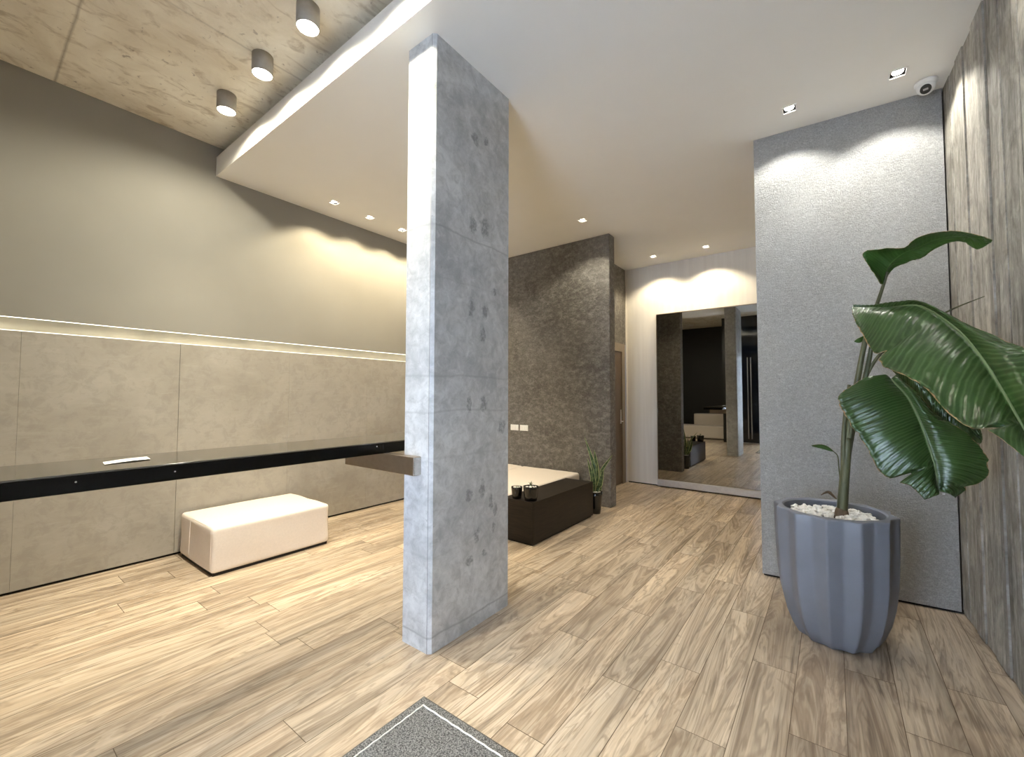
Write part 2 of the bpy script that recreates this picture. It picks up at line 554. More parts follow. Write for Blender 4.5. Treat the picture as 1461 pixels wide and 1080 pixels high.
b = bm_new(); box(b, XL-.1, 1.0, SY+.10, SY+.16, 3.916, H2)  # black strip standing in for the shade in the gap above the fascia
obj('gap_shade_strip', b, m_black_gap, kind='structure')

# left wall: painted above, lit groove, stone panels below
b = bm_new()
box(b, XL-.2, XL, YF, PY+.2, 2.088, H2)
wall_left = obj('wall_left', b, m_taupe, kind='structure')
b = bm_new()
seams = [YF, -1.72, -.70, .32, 1.315, 2.335, 3.355, 4.375, PY]
for i in range(len(seams)-1):
    g0 = .0012 if i == 4 else .0004; g1 = .0012 if i == 3 else .0004
    bevelbox(b, XL-.03, XL, seams[i]+g0, seams[i+1]-g1, .022, 1.986, .0008, 1)
obj('cladding', b, m_panel, wall_left)
b = bm_new()
box(b, XL-.2, XL-.031, YF, PY+.2, 0, 1.90)
obj('cladding_backing', b, m_black_gap, wall_left)
b = bm_new()
box(b, XL-.2, XL-.055, YF, PY+.2, 1.90, 2.088)
box(b, XL-.055, XL-.03, YF, PY+.2, 1.90, 1.984)
obj('groove', b, plain('groove_lacquer', (.62, .58, .47), .2, var=.15, sc=3), wall_left, label='glossy lit groove')
b = bm_new()
box(b, XL-.012, XL+.0015, YF, PY, 1.9855, 1.9885)
box(b, XL-.012, XL+.0015, YF, PY, 2.0855, 2.0885)
obj('groove_edge', b, m_led, wall_left, label='thin glowing edges of the groove')

# partition, side wall, back wall
b = bm_new(); box(b, XL-.1, -2.391, PY, PY+.176, 0, H1)
o = soften(obj('wall_partition', b, m_stucco_dark, kind='structure'), .012, 3)
b = bm_new()
box(b, -3.05, -2.893, PY+.176, BY, 2.39, H1)
box(b, -3.05, -2.893, PY+.176, 6.15, 0, 2.39)
obj('wall_side', b, m_stucco_dark, kind='structure')
b = bm_new()
box(b, -3.0, -2.90, 6.25, 6.97, .005, 2.25)
door = obj('door_1', b, m_door, kind='structure')
b = bm_new()
box(b, -3.05, -2.885, 6.15, 6.25, 0, 2.39)
box(b, -3.05, -2.885, 6.97, 7.10, 0, 2.39)
box(b, -3.05, -2.885, 6.25, 6.97, 2.25, 2.39)
obj('door_frame', b, m_frame, door)
b = bm_new()
bevelbox(b, -2.900, -2.893, 6.90, 6.945, 1.02, 1.26, .002)
tube(b, [(-2.895, 6.922, 1.06), (-2.865, 6.922, 1.06), (-2.855, 6.915, 1.06), (-2.855, 6.83, 1.06)], .008, .008, 10, 8)
obj('door_handle', b, m_alu, door)
b = bm_new(); box(b, -2.893, -2.875, BY-.02, BY, 0, H1)
obj('trim_2', b, m_cream, kind='structure')
b = bm_new(); box(b, -3.05, 1.0, BY, BY+.1, 0, H1)
obj('wall_back', b, m_cream, kind='structure')

# textured wall and board marked wall on the right (both turned a little)
TL, TR = Vector((-.502, 4.146)), Vector((.682, 4.239))
td = (TR-TL).normalized(); tn = Vector((-td.y, td.x))
b = bm_new()
q = [TL, TR+td*(-.008), TR+td*(-.008)+tn*.3, TL+tn*.3]
prism(b, q, .018, H1)
obj('wall_textured', b, m_stucco_light, kind='structure')
b = bm_new()
q2 = [TL+tn*.02+td*.01, TR+td*(.1)+tn*.02, TR+td*(.1)+tn*.28, TL+tn*.28+td*.01]
prism(b, q2, 0, .018)
obj('baseboard_textured', b, m_black_gap, kind='structure')
b = bm_new(); prism(b, [(-.30, 4.45), (1.0, 4.53), (1.0, BY), (.3, BY), (.3, 4.7)], 0, H1)
obj('wall_core', b, m_cream, kind='structure')

def right_wall():
    bm = bm_new(); lay = bm.faces.layers.float.new('pid')
    d = Vector((.0396, -.9992)); n = Vector((-d.y, d.x))*1.0   # n points to +x
    rnd = random.Random(11)
    t = -.25
    while t < 7.2:
        w = rnd.choice((.055, .075, .095, .12, .15))
        off = rnd.choice((0, .002, .004, .006, .009))
        a = TR+d*t+n*off; c = TR+d*(t+w)+n*off
        e = c+n*(.12-off); g = a+n*(.12-off)
        before = set(bm.faces)
        c2 = c-d*.0025; e2 = e-d*.0025
        prism(bm, [a, g, e2, c2], 0.012, H2)
        p = rnd.random()
        for f in bm.faces:
            if f not in before:
                f[lay] = p
        t += w
    # deeper scars left by boards
    return bm
obj('wall_right', right_wall(), m_board, kind='structure')
# behind the camera: charcoal wall, dark glazed leaf, glazed doorway
b = bm_new(); box(b, XL-.1, -2.75, YF-.1, YF, 0, H2)
obj('wall_front', b, m_nightwall, kind='structure')
b = bm_new(); box(b, -2.85, -2.75, YF, -.9, 0, H2)
obj('wall_return', b, m_nightwall, kind='structure')
b = bm_new(); box(b, -2.75, -1.62, -.95, -.90, .03, H2)
wd = obj('window_1', b, m_navy, kind='structure')
b = bm_new(); box(b, -2.75, -1.62, -.96, -.88, 0, .03); box(b, -1.63, -1.58, -.96, -.88, 0, H2)
obj('window_frame', b, m_alu, wd)
b = bm_new()
for x in (-2.12, -2.03):
    tube(b, [(x, -.84, .15), (x, -.84, 1.4), (x, -.84, 2.7)], .014, .014, 6, 10)
    for z in (.4, 2.4):
        tube(b, [(x, -.84, z), (x, -.87, z), (x, -.90, z)], .008, .008, 4, 8)
obj('pull_bar', b, m_alu, wd)
b = bm_new(); box(b, -1.58, .95, -.96, -.90, 2.9, H2); box(b, -.40, .95, -.96, -.90, 0, 2.9)
obj('wall_entrance', b, m_nightwall, kind='structure')
b = bm_new(); box(b, -1.58, -.40, -.935, -.925, .04, 2.88)
d2 = obj('door_2', b, m_glass, kind='structure')
b = bm_new(); box(b, -1.58, -.40, -.95, -.91, 0, .04); box(b, -1.58, -.40, -.95, -.91, 2.86, 2.9); box(b, -.44, -.40, -.95, -.91, .04, 2.86)
obj('door_frame', b, m_steel_dark, d2)
d2.visible_shadow = True

# ------------------------------------------------------------------ pillar
b = bm_new(); box(b, -2.148, -1.889, 1.716, 2.474, 0, H1)
bmesh.ops.bevel(b, geom=[e for e in b.edges if abs(e.verts[0].co.z-e.verts[1].co.z) > 1], offset=.018, segments=1, affect='EDGES')
p = obj('pillar', b, m_pillar)
tag(p, 'free-standing grey cast concrete pillar with dark stains between counter and mat', 'pillar')

# ------------------------------------------------------------------ counter and its bracket
t = thing('counter', 'long narrow black glossy wall counter running past the concrete pillar', 'counter', (-2.49, .4, 1.134))
b = bm_new(); bevelbox(b, -2.72, -2.262, -1.6, 2.30, 1.134, 1.199, .002, 1)
obj('counter_body', b, m_black_gloss, t)
b = bm_new(); bevelbox(b, -2.72, -2.258, -1.6, 2.30, 1.199, 1.206, .001, 1)
obj('counter_top', b, m_black_counter_top, t)
for y, z in ((.596, 1.171), (.296, 1.174), (1.608, 1.182)):
    b = bm_new(); tube(b, [(-2.263, y, z), (-2.2605, y, z), (-2.259, y, z)], .0035, .003, 2, 10)
    obj('screw', b, m_alu, t)
t = thing('counter_bracket', 'brushed steel box bracket joining the black counter to the pillar', 'bracket', (-2.33, 1.687, 1.022))
b = bm_new(); bevelbox(b, -2.692, -1.978, 1.659, 1.7155, 1.024, 1.133, .002, 1)
obj('bracket_box', b, m_steel_dark, t)
b = bm_new(); bevelbox(b, -1.978, -1.974, 1.661, 1.7155, 1.026, 1.131, .001, 1)
obj('end_cap', b, m_steel, t, label='polished end cap')

b = bm_new()
P = [(-2.535, .412), (-2.60, .575), (-2.475, .56), (-2.44, .402)]
n = 10
top = []
for i in range(n+1):
    u = i/n
    row = []
    for j in range(5):
        v = j/4
        A = Vector(P[0]).lerp(Vector(P[1]), u); C = Vector(P[3]).lerp(Vector(P[2]), u)
        q = A.lerp(C, v)
        z = 1.2075+.004*max(0, math.sin(u*3.3))*abs(v-.5)+.002*u*v
        row.append((q.x, q.y, z))
    top.append(row)
G = [[(b.verts.new(c), b.verts.new((c[0], c[1], c[2]-.0006))) for c in r] for r in top]
for i in range(n):
    for j in range(4):
        b.faces.new((G[i][j][0], G[i+1][j][0], G[i+1][j+1][0], G[i][j+1][0]))
        b.faces.new((G[i][j][1], G[i][j+1][1], G[i+1][j+1][1], G[i+1][j][1]))
tag(obj('paper_sheet', b, m_paper), 'small crumpled white paper slip lying on the black counter', 'paper')

# ------------------------------------------------------------------ upholstered blocks
def cushion(x0, x1, y0, y1, z0, z1, r=.03, puff=.012, n=14):
    t = bmesh.new()
    box(t, x0, x1, y0, y1, z0, z1)
    bmesh.ops.bevel(t, geom=t.edges[:], offset=r, segments=4, profile=.5, affect='EDGES')
    bmesh.ops.subdivide_edges(t, edges=[e for e in t.edges if e.calc_length() > .12], cuts=n, use_grid_fill=True)
    cx, cy, cz = (x0+x1)/2, (y0+y1)/2, (z0+z1)/2
    for v in t.verts:
        u = (v.co.x-cx)/((x1-x0)/2); w = (v.co.y-cy)/((y1-y0)/2); q = (v.co.z-cz)/((z1-z0)/2)
        k = mnoise.noise(v.co*5)*.006
        if q > .5:
            v.co.z += puff*(1-u*u)*(1-w*w)+k*.6
        if abs(w) > .9:
            v.co.y += math.copysign(puff*.4*(1-u*u), w)+k*(q > -.9)
        if abs(u) > .9:
            v.co.x += math.copysign(puff*.4*(1-w*w), u)+k*(q > -.9)
    for f in t.faces:
        f.smooth = True
    return t

t = thing('ottoman', 'cream leatherette block ottoman against the left wall beneath the counter', 'ottoman', (-4.52, 1.85, 0))
cu = obj('cushion', cushion(-4.905, -4.10, 1.345, 2.365, .022, .397, .028), m_cloth, t)
b = bm_new(); box(b, -4.885, -4.115, 1.36, 2.35, 0, .03)
obj('plinth', b, m_black_gap, t, label='recessed black base')
b = bm_new()
for pts in ([(-4.128, 1.343, .05), (-4.128, 1.343, .2), (-4.128, 1.345, .37)], [(-4.62, 1.338, .05), (-4.62, 1.337, .2), (-4.62, 1.343, .37)]):
    tube(b, pts, .0035, .0035, 6, 6)
tube(b, [(-4.6, 1.352, .392), (-4.35, 1.352, .393), (-4.13, 1.36, .389)], .003, .003, 6, 6)
obj('piping', b, m_cloth, cu)

t = thing('daybed', 'wide white padded bench behind the dark coffee table by the partition', 'bench', (-3.4, 4.4, 0))
obj('cushion', cushion(-3.80, -2.835, 3.62, 5.335, .05, .425, .035), m_cloth, t)
obj('cushion', cushion(-4.15, -3.805, 4.55, 5.335, .05, .425, .035), m_cloth, t)
b = bm_new(); box(b, -3.76, -2.86, 3.66, 5.3, 0, .06); box(b, -4.12, -3.79, 4.6, 5.3, 0, .06)
obj('plinth', b, m_black_gap, t, label='recessed black base')

t = thing('sofa', 'cream sofa along the dark front wall, seen in the mirror', 'sofa', (-3.7, -1.9, 0))
obj('seat', cushion(-4.7, -2.9, -2.3, -1.55, .03, .45, .03), m_cloth, t)
obj('backrest', cushion(-4.1, -2.9, -2.56, -2.31, .03, .84, .03), m_cloth, t)
b = bm_new(); box(b, -4.68, -2.92, -2.28, -1.57, 0, .04)
obj('plinth', b, m_black_gap, t)

# ------------------------------------------------------------------ coffee table with two pots
t = thing('coffee_table', 'low dark wenge box table in front of the white bench', 'table', (-2.6, 4.2, 0))
b = bm_new(); bevelbox(b, -2.79, -2.405, 3.535, 4.86, .02, .43, .003, 2)
obj('table_box', b, m_wenge, t)
b = bm_new(); box(b, -2.77, -2.425, 3.555, 4.84, 0, .02)
obj('plinth', b, m_black_gap, t)

def pebbles(bm, c, R, n, s0, s1, seed, hole=0):
    rnd = random.Random(seed)
    for i in range(n):
        a = rnd.uniform(0, 6.283); r = R*math.sqrt(rnd.uniform(hole*hole, 1))
        s = rnd.uniform(s0, s1)
        t = bmesh.new()
        bmesh.ops.create_icosphere(t, subdivisions=1, radius=s)
        k = Vector((rnd.uniform(.7, 1.3), rnd.uniform(.6, 1.0), rnd.uniform(.45, .8)))
        for v in t.verts:
            v.co = Vector((v.co.x*k.x, v.co.y*k.y, v.co.z*k.z))*(1+.18*mnoise.noise(v.co*60+Vector((i, 0, 0))))
        m = Matrix.Translation((c[0]+r*math.cos(a), c[1]+r*math.sin(a), c[2]+rnd.uniform(-.3, .7)*s)) @ Matrix.Rotation(rnd.uniform(0, 6), 4, 'Z') @ Matrix.Rotation(rnd.uniform(-.4, .4), 4, 'X')
        add_bm(bm, t, 0, m)

def small_pot(c, r, h, label, seed, plant):
    t = thing('potted_succulent', label, 'plant', c, 'small black pots on the coffee table')
    b = bm_new()
    lathe(b, [(r*.80, 0), (r*.9, h*.3), (r, h*.85), (r*1.02, h), (r*.90, h), (r*.86, h*.84), (.001, h*.82)], c, 28, cap1=False)
    obj('pot', b, m_pot_black, t)
    b = bm_new(); pebbles(b, (c[0], c[1], c[2]+h*.90), r*.74, 26, .007, .012, seed)
    o = obj('pebbles', b, m_pebble, t, kind='stuff')
    b = bm_new()
    rnd = random.Random(seed)
    base = Vector(c)+Vector((0, 0, h*.88))
    if plant:
        tube(b, [base, base+Vector((.004, 0, .02)), base+Vector((.002, 0, .045))], .006, .004, 4, 6)
    for k in range(7 if plant else 4):
        a = k*2.4
        d = Vector((math.cos(a), math.sin(a), 0))
        z = Vector((0, 0, .02+.005*k)) if plant else Vector((0, 0, .006))
        tube(b, [base+z, base+z+d*.014+Vector((0, 0, .006)), base+z+d*.024+Vector((0, 0, .014))], .005, .0015, 4, 6)
    obj('stem', b, m_succ, t)

small_pot((-2.655, 3.605, .43), .058, .118, 'smaller black pot of white pebbles, left of the two on the dark table', 3, False)
small_pot((-2.492, 3.625, .43), .078, .140, 'larger black pot with a tiny succulent, right of the two on the dark table', 5, True)

# ------------------------------------------------------------------ snake plant between table and partition
sp = Vector((-2.452, 5.03, 0))
t = thing('snake_plant', 'snake plant in a tall black pot beside the partition end', 'plant', sp)
b = bm_new()
lathe(b, [(.060, 0), (.066, .05), (.082, .22), (.088, .275), (.078, .275), (.074, .25), (.001, .248)], sp, 32, cap1=False)
obj('pot', b, m_pot_black, t)
b = bm_new(); pebbles(b, (sp.x, sp.y, .262), .066, 46, .009, .014, 9)
obj('pebbles', b, m_pebble, t, kind='stuff')
def mat_snake():
    s = NT('snake_plant_leaf')
    uv = s.n('ShaderNodeUVMap'); u = s.sep(uv.outputs[0])
    av = s.math('ABSOLUTE', s.math('SUBTRACT', u[1], .5))
    w = s.math('SINE', s.math('ADD', s.math('MULTIPLY', u[0], 70.), s.math('MULTIPLY', s.noise(40, 3), 8.)))
    c = s.mix(s.ramp(w, [(.2, 0.), (.8, 1.)]), (.035, .075, .03), (.10, .16, .06))
    c = s.mix(s.ramp(av, [(.36, 0.), (.42, 1.)]), c, (.42, .46, .20))
    return s.done(c, .4)
m_snake = mat_snake()

def blade(bm, mid, wfun, sides, n=20, m=6, th=.0016, edge=0.0, cup=0.0, rip=0.0, ripn=0, seed=0, lw=1.0, rw=1.0, sag=0.0, shear=0.0, cuts=()):
    """leaf surface: mid = points, sides = list of side vectors (interpolated), wfun(u) half width"""
    uvl = bm.loops.layers.uv.verify()
    C = catmull(mid, n); S = catmull(sides, n)
    rows_t, rows_b = [], []
    for i in range(n+1):
        u = i/n
        t = (C[min(i+1, n)]-C[max(i-1, 0)]).normalized()
        s = S[i]; s = (s-t*s.dot(t)).normalized()
        nn = s.cross(t).normalized()
        rt, rb = [], []
        for j in range(-m, m+1):
            v = j/m
            w = wfun(u)*(lw if v < 0 else rw)
            jag = 1+edge*mnoise.noise(Vector((u*14+seed, v*.5, seed)))+edge*.6*mnoise.noise(Vector((u*45+seed, v, seed*2)))
            for (uc, side, wd, dp) in cuts:
                if side*v > 0 and abs(u-uc) < wd:
                    jag *= 1-dp*(1-abs(u-uc)/wd)
            p = C[i]+s*v*w*jag+t*(abs(v)*shear*w)
            off = cup*w*(v*v)-sag*w*abs(v)**2.2
            off += rip*math.sin((u-abs(v)*.05)*ripn*6.283)*min(1, abs(v)*3)
            off += .02*w*mnoise.noise(Vector((u*6, v*2, seed)))
            p = p+nn*off
            p.z -= sag*.6*w*abs(v)**1.8
            rt.append(bm.verts.new(p+nn*th*.5)); rb.append(bm.verts.new(p-nn*th*.5))
        rows_t.append(rt); rows_b.append(rb)
    def face(vs, uvs):
        f = bm.faces.new(vs); f.smooth = True
        for l, q in zip(f.loops, uvs):
            l[uvl].uv = q
    K = 2*m
    for i in range(n):
        for j in range(K):
            uvs = [(i/n, j/K), ((i+1)/n, j/K), ((i+1)/n, (j+1)/K), (i/n, (j+1)/K)]
            face((rows_t[i][j], rows_t[i+1][j], rows_t[i+1][j+1], rows_t[i][j+1]), uvs)
            face((rows_b[i][j+1], rows_b[i+1][j+1], rows_b[i+1][j], rows_b[i][j]), [uvs[3], uvs[2], uvs[1], uvs[0]])
    for i in range(n):
        for j in (0, K):
            uvs = [(i/n, j/K), ((i+1)/n, j/K)]
            face((rows_t[i][j], rows_b[i][j], rows_b[i+1][j], rows_t[i+1][j]), [uvs[0], uvs[0], uvs[1], uvs[1]])
    for j in range(K):
        for i in (0, n):
            face((rows_t[i][j], rows_t[i][j+1], rows_b[i][j+1], rows_b[i][j]), [(i/n, j/K)]*4)

snake = [  # (tip px, tip py, mid px, mid py, base dx, width)
    (834, 623, 850, 672, -.03, .016), (848, 642, 851, 672, -.01, .020), (838, 654, 845, 680, -.045, .015),
    (861, 668, 856, 690, .01, .019), (874, 649, 860, 668, .03, .013), (858, 690, 856, 698, .02, .014), (844, 660, 848, 690, -.02, .013), (852, 655, 852, 690, 0, .014)]
for k, (tx, ty, mx, my, dx, w) in enumerate(snake):
    b = bm_new()
    B = sp+Vector((dx, .012*math.sin(k*2), .265))
    Y = 5.03+.03*math.sin(k*1.7)
    T = at(tx, ty, Y-.01); Mi = at(mx, my, Y)
    side = Vector((.9, .44+.5*math.sin(k*2.1), .0)); w *= 1.75
    blade(b, [B, B.lerp(Mi, .6)+Vector((0, 0, .01)), Mi, T], lambda u, w=w: w*(.55+.9*u-.2*u*u)*(1 if u < .5 else max(.03, 1-((u-.5)/.5)**2.4)), [side]*4, 18, 3, .003, cup=.25)
    obj('leaf', b, m_snake, t)

# ------------------------------------------------------------------ wall plates
for i, (x0, lb) in enumerate(((-4.068, 'left white wall plate on the dark partition above the bench'), (-3.885, 'right white wall plate on the dark partition above the bench'))):
    if i == 0:
        t = thing('wall_plate', lb, 'socket', (x0+.07, PY, .95), 'white plates on the dark partition')
        b = bm_new(); bevelbox(b, x0, x0+.15, PY-.012, PY, .953, 1.042, .004, 2)
        pl = obj('plate', b, m_white_pl, t)
        b = bm_new(); bevelbox(b, x0+.04, x0+.072, PY-.017, PY-.010, .972, 1.022, .002, 1); bevelbox(b, x0+.08, x0+.112, PY-.017, PY-.010, .972, 1.022, .002, 1)
        obj('rocker', b, m_white_pl, pl)
        first_plate = t
    else:
        dup(first_plate, (x0+.07, PY, .95), label=lb)

# ------------------------------------------------------------------ mirror
t = thing('mirror', 'tall frameless smoked wall mirror on the cream back wall', 'mirror', (-1.2, BY, 0))
b = bm_new(); box(b, -2.333, -.06, BY-.045, BY-.0005, .125, 2.85)
obj('mirror_glass', b, m_mirror, t)
b = bm_new()
bevelbox(b, -2.345, -.06, BY-.075, BY-.0005, .02, .122, .008, 2)
obj('sill', b, m_sill, t, label='low stone ledge below the glass')
b = bm_new()
box(b, -2.345, -2.333, BY-.047, BY-.0005, .125, 2.862); box(b, -2.333, -.06, BY-.047, BY-.0005, 2.85, 2.862)
obj('mirror_edge', b, m_steel_dark, t)
b = bm_new(); box(b, -2.86, -.06, BY-.006, BY-.0003, 0, .018)
obj('baseboard_back', b, m_black_gap, kind='structure')

# ------------------------------------------------------------------ entrance mat
t = thing('entrance_mat', 'dark grey pile doormat with a white stitched border line', 'mat', (-1.0, 1.0, 0))
mx0, mx1, my0, my1 = -1.655, -.455, -.35, 1.472
b = bm_new(); bevelbox(b, mx0, mx1, my0, my1, .0005, .007, .002, 1)
obj('rubber_edge', b, m_mat_edge, t)
b = bm_new()
t2 = bmesh.new(); bmesh.ops.create_grid(t2, x_segments=80, y_segments=120, size=.5)
for v in t2.verts:
    v.co = Vector((mx0+.012+(v.co.x+.5)*(mx1-mx0-.024), my0+.012+(v.co.y+.5)*(my1-my0-.024), .012+.002*mnoise.noise(Vector((v.co.x*90, v.co.y*140, 0)))))
add_bm(b, t2); box(b, mx0+.012, mx1-.012, my0+.012, my1-.012, .006, .0095)
obj('pile', b, m_mat_pile, t)
b = bm_new()
i_ = .052
loop = [(mx0+i_, my1-i_), (mx1-i_, my1-i_), (mx1-i_, my0+i_), (mx0+i_, my0+i_)]
for k in range(4):
    A = Vector(loop[k]); C = Vector(loop[(k+1) % 4]); L = (C-A).length; nseg = int(L/.02)
    pts = []
    for q in range(nseg+1):
        pp = A.lerp(C, q/nseg); pts.append((pp.x+.0012*math.sin(q*2.1), pp.y+.0012*math.sin(q*1.7+1), .0135))
    tube(b, pts, .0035, .0035, nseg*2, 6)
obj('border_line', b, m_white_line, t)

# ------------------------------------------------------------------ ceiling lights
lamp_lab = ['taupe cylinder ceiling lamp nearest the left wall', 'middle taupe cylinder lamp on the concrete ceiling', 'taupe cylinder ceiling lamp nearest the frame top',
            'last taupe cylinder ceiling lamp, in front of the concrete pillar']
proto = None
LR, LH = .070, .142
for i, x in enumerate((-4.015, -3.335, -2.67, -2.0)):
    c = Vector((x, 1.328, H2))
    if proto is None:
        proto = thing('ceiling_lamp', lamp_lab[0], 'lamp', c, 'cylinder lamps on the concrete ceiling')
        b = bm_new()
        lathe(b, [(LR, 0), (LR, -LH), (LR-.004, -LH), (LR-.004, -LH+.012), (LR-.004, -.01)], c, 40, cap1=False, cap0=True)
        obj('housing', b, m_lamp_body, proto)
        b = bm_new(); lathe(b, [(LR-.005, -LH+.006), (.03, -LH+.003), (.0005, -LH+.002)], c, 32, cap1=False)
        obj('lens', b, m_bulb, proto)
    else:
        dup(proto, c, label=lamp_lab[i])
    light('ceiling_lamp_light', 'SPOT', (x, 1.328, H2-LH-.004), 88, SOFT, (x, 1.328, 0), spot_size=math.radians(92), spot_blend=1.0, shadow_soft_size=.03)
    light('ceiling_lamp_spill', 'SPOT', (x, 1.328, H2-LH-.006), 36, SOFT, (x, 1.328, 0), spot_size=math.radians(174), spot_blend=.45, shadow_soft_size=.045)

names = {0: 'square recessed downlight over the left wall, nearest the ceiling edge', 1: 'square recessed downlight over the left wall, second from the ceiling edge',
         2: 'square recessed downlight over the left wall, half hidden by the pillar', 3: 'square recessed downlight behind the pillar, fourth along the left wall', 4: 'square recessed downlight behind the pillar, nearest the partition',
         5: 'square recessed downlight in front of the dark partition', 6: 'square recessed downlight over the back wall, nearer the partition', 7: 'square recessed downlight over the back wall, nearer the textured wall',
         8: 'square recessed downlight over the free edge of the textured wall', 9: 'square recessed downlight beside the security camera', 10: 'square recessed downlight over the board marked wall'}
for i, (x, y, pw, colr, dx, dy) in enumerate(DL):
    c = Vector((x, y, H1))
    t = thing('recessed_downlight', names[i], 'lamp', c, 'square downlights in the white ceiling')
    b = bm_new()
    e = HS+.004; w = HS-.006
    for (a0, a1, b0, b1) in ((-e, e, -e, -w), (-e, e, w, e), (-e, -w, -w, w), (w, e, -w, w)):
        box(b, x+a0, x+a1, y+b0, y+b1, H1-.003, H1+.003)
    obj('frame', b, m_white_pl if i != 9 else m_white_pl, t)
    b = bm_new()
    for (a0, a1, b0, b1) in ((-HS, HS, -HS, -w), (-HS, HS, w, HS), (-HS, -w, -w, w), (w, HS, -w, w)):
        box(b, x+a0, x+a1, y+b0, y+b1, H1+.003, H1+.07)
    box(b, x-HS, x+HS, y-HS, y+HS, H1+.07, H1+.08)
    obj('housing', b, m_dark_pl, t)
    b = bm_new(); lathe(b, [(.034, .012), (.034, .018), (.0, .05)][:2]+[(.012, .05)], (x, y, H1), 24)
    obj('reflector', b, m_steel, t)
    b = bm_new(); lathe(b, [(.031, .0095), (.031, .0115)], (x, y, H1), 24)
    obj('bulb', b, m_bulb if colr is NEUT else m_bulb_warm, t)
    light('downlight_light', 'SPOT', (x, y, H1+.004), pw, colr, (x+dx, y+dy, H1-1), spot_size=math.radians(118), spot_blend=.45, shadow_soft_size=.02)

# ------------------------------------------------------------------ dome camera
c = Vector((.575, 4.09, H1))
t = thing('security_camera', 'small white dome security camera in the ceiling corner', 'camera', c)
b = bm_new(); lathe(b, [(.062, 0), (.062, -.012), (.055, -.026), (.001, -.026)], c, 36, cap1=False)
obj('base', b, m_white_pl, t)
cd = c+Vector((0, 0, -.038))
b = bm_new()
tt = bmesh.new(); bmesh.ops.create_uvsphere(tt, u_segments=32, v_segments=18, radius=.050)
for f in tt.faces: f.smooth = True
add_bm(b, tt, 0, Matrix.Translation(cd))
obj('dome', b, m_white_pl, t)
dirv = (Vector((.0, 1.2, 1.2))-cd).normalized()
q = dirv.to_track_quat('Z', 'Y').to_matrix().to_4x4()
b = bm_new(); tt = bmesh.new(); lathe(tt, [(.030, .030), (.030, .052), (.024, .054), (.001, .050)], (0, 0, 0), 28, cap1=False)
add_bm(b, tt, 0, Matrix.Translation(cd) @ q)
lens = obj('lens', b, m_dark_pl, t)
b = bm_new(); tt = bmesh.new(); box(tt, -.013, .013, -.006, .006, .0515, .055)
add_bm(b, tt, 0, Matrix.Translation(cd) @ q)
obj('sensor_window', b, plain('grey_sensor', (.3, .28, .27), .3), lens)

# ------------------------------------------------------------------ large planter with a broad leaved plant
pc = Vector((-.02, 3.385, 0))
plant = thing('potted_banana_plant', 'large fluted blue-grey planter with a broad-leaved banana-like plant', 'plant', pc)
NF = 12
def flute(a, z):
    t_ = (a*NF/(2*math.pi)+.1667) % 1.0
    d = abs(t_-.5)*2            # 1 at ridge
    return 1-.095*(1-d**1.45)
prof = [(.185, 0), (.205, .012), (.238, .07), (.268, .15), (.290, .25), (.304, .36), (.311, .48), (.315, .60), (.317, .70), (.319, .778), (.316, .788)]
b = bm_new()
SEG = NF*18
rings = lathe(b, prof, pc, SEG, flute, cap1=False)
inner = []
for (r, z) in ((.268, .790), (.258, .782), (.254, .70), (.001, .69)):
    ring = [b.verts.new((pc.x+r*math.cos(2*math.pi*k/SEG), pc.y+r*math.sin(2*math.pi*k/SEG), z)) for k in range(SEG)]
    inner.append(ring)
prev = rings[-1]
for ring in inner:
    for k in range(SEG):
        f = b.faces.new((prev[k], prev[(k+1) % SEG], ring[(k+1) % SEG], ring[k])); f.smooth = False
    prev = ring
o = obj('planter', b, m_planter, plant)
b = bm_new(); lathe(b, [(.252, .692), (.252, .735), (.001, .742)], pc, 40, cap1=False)
obj('soil', b, m_soil, plant)
b = bm_new(); pebbles(b, (pc.x, pc.y-.02, .752), .225, 330, .012, .023, 21, 0)
obj('pebbles', b, m_pebble, plant, kind='stuff')

def Z(a, b_, Y):    # helper: plant layout coordinates
    return at(1140+a/2.511, 310+b_/2.511, Y)
def stem(pts, r0, r1, name='stem', m=m_stem):
    b = bm_new(); tube(b, pts, r0, r1, 28, 10)
    return obj(name, b, m, plant)
yb = 3.37
stem([Z(152, 1085, yb), Z(158, 1000, yb), Z(166, 900, yb), Z(176, 790, yb)], .030, .022, 'trunk')
stem([Z(170, 860, yb+.005), Z(182, 740, yb), Z(212, 570, yb), Z(240, 430, yb), Z(272, 335, yb), Z(305, 235, yb), Z(316, 195, yb-.01)], .020, .006, 'petiole')
stem([Z(160, 930, yb), Z(160, 800, yb-.01), Z(168, 690, yb), Z(180, 600, yb+.01)], .016, .009, 'petiole')
stem([Z(172, 870, yb+.01), Z(196, 740, yb+.02), Z(236, 580, yb+.02), Z(258, 470, yb+.02), Z(262, 400, yb), Z(262, 360, yb-.04)], .017, .008, 'petiole')
stem([Z(186, 790, yb+.01), Z(215, 640, yb+.03), Z(262, 530, yb+.03), Z(330, 455, yb), Z(500, 355, yb-.12), Z(575, 318, yb-.16), Z(665, 283, yb-.2)], .013, .002, 'furled_leaf')
stem([Z(180, 810, yb), Z(200, 700, yb-.03), Z(250, 610, yb-.06), Z(325, 580, yb-.14)], .013, .008, 'petiole')
stem([Z(150, 960, yb), Z(143, 900, yb), Z(138, 855, yb), Z(118, 835, yb)], .004, .0025, 'petiole')
b = bm_new(); lathe(b, [(.036, -.03), (.038, .0), (.034, .03), (.027, .05)], Z(153, 1070, yb), 14)
obj('trunk_base', b, m_dry, plant)

def wleaf(W, p=.55, q=.9, tip=.02):
    return lambda u: W*max(tip, (math.sin(math.pi*min(1, max(0, u))**p))**q)

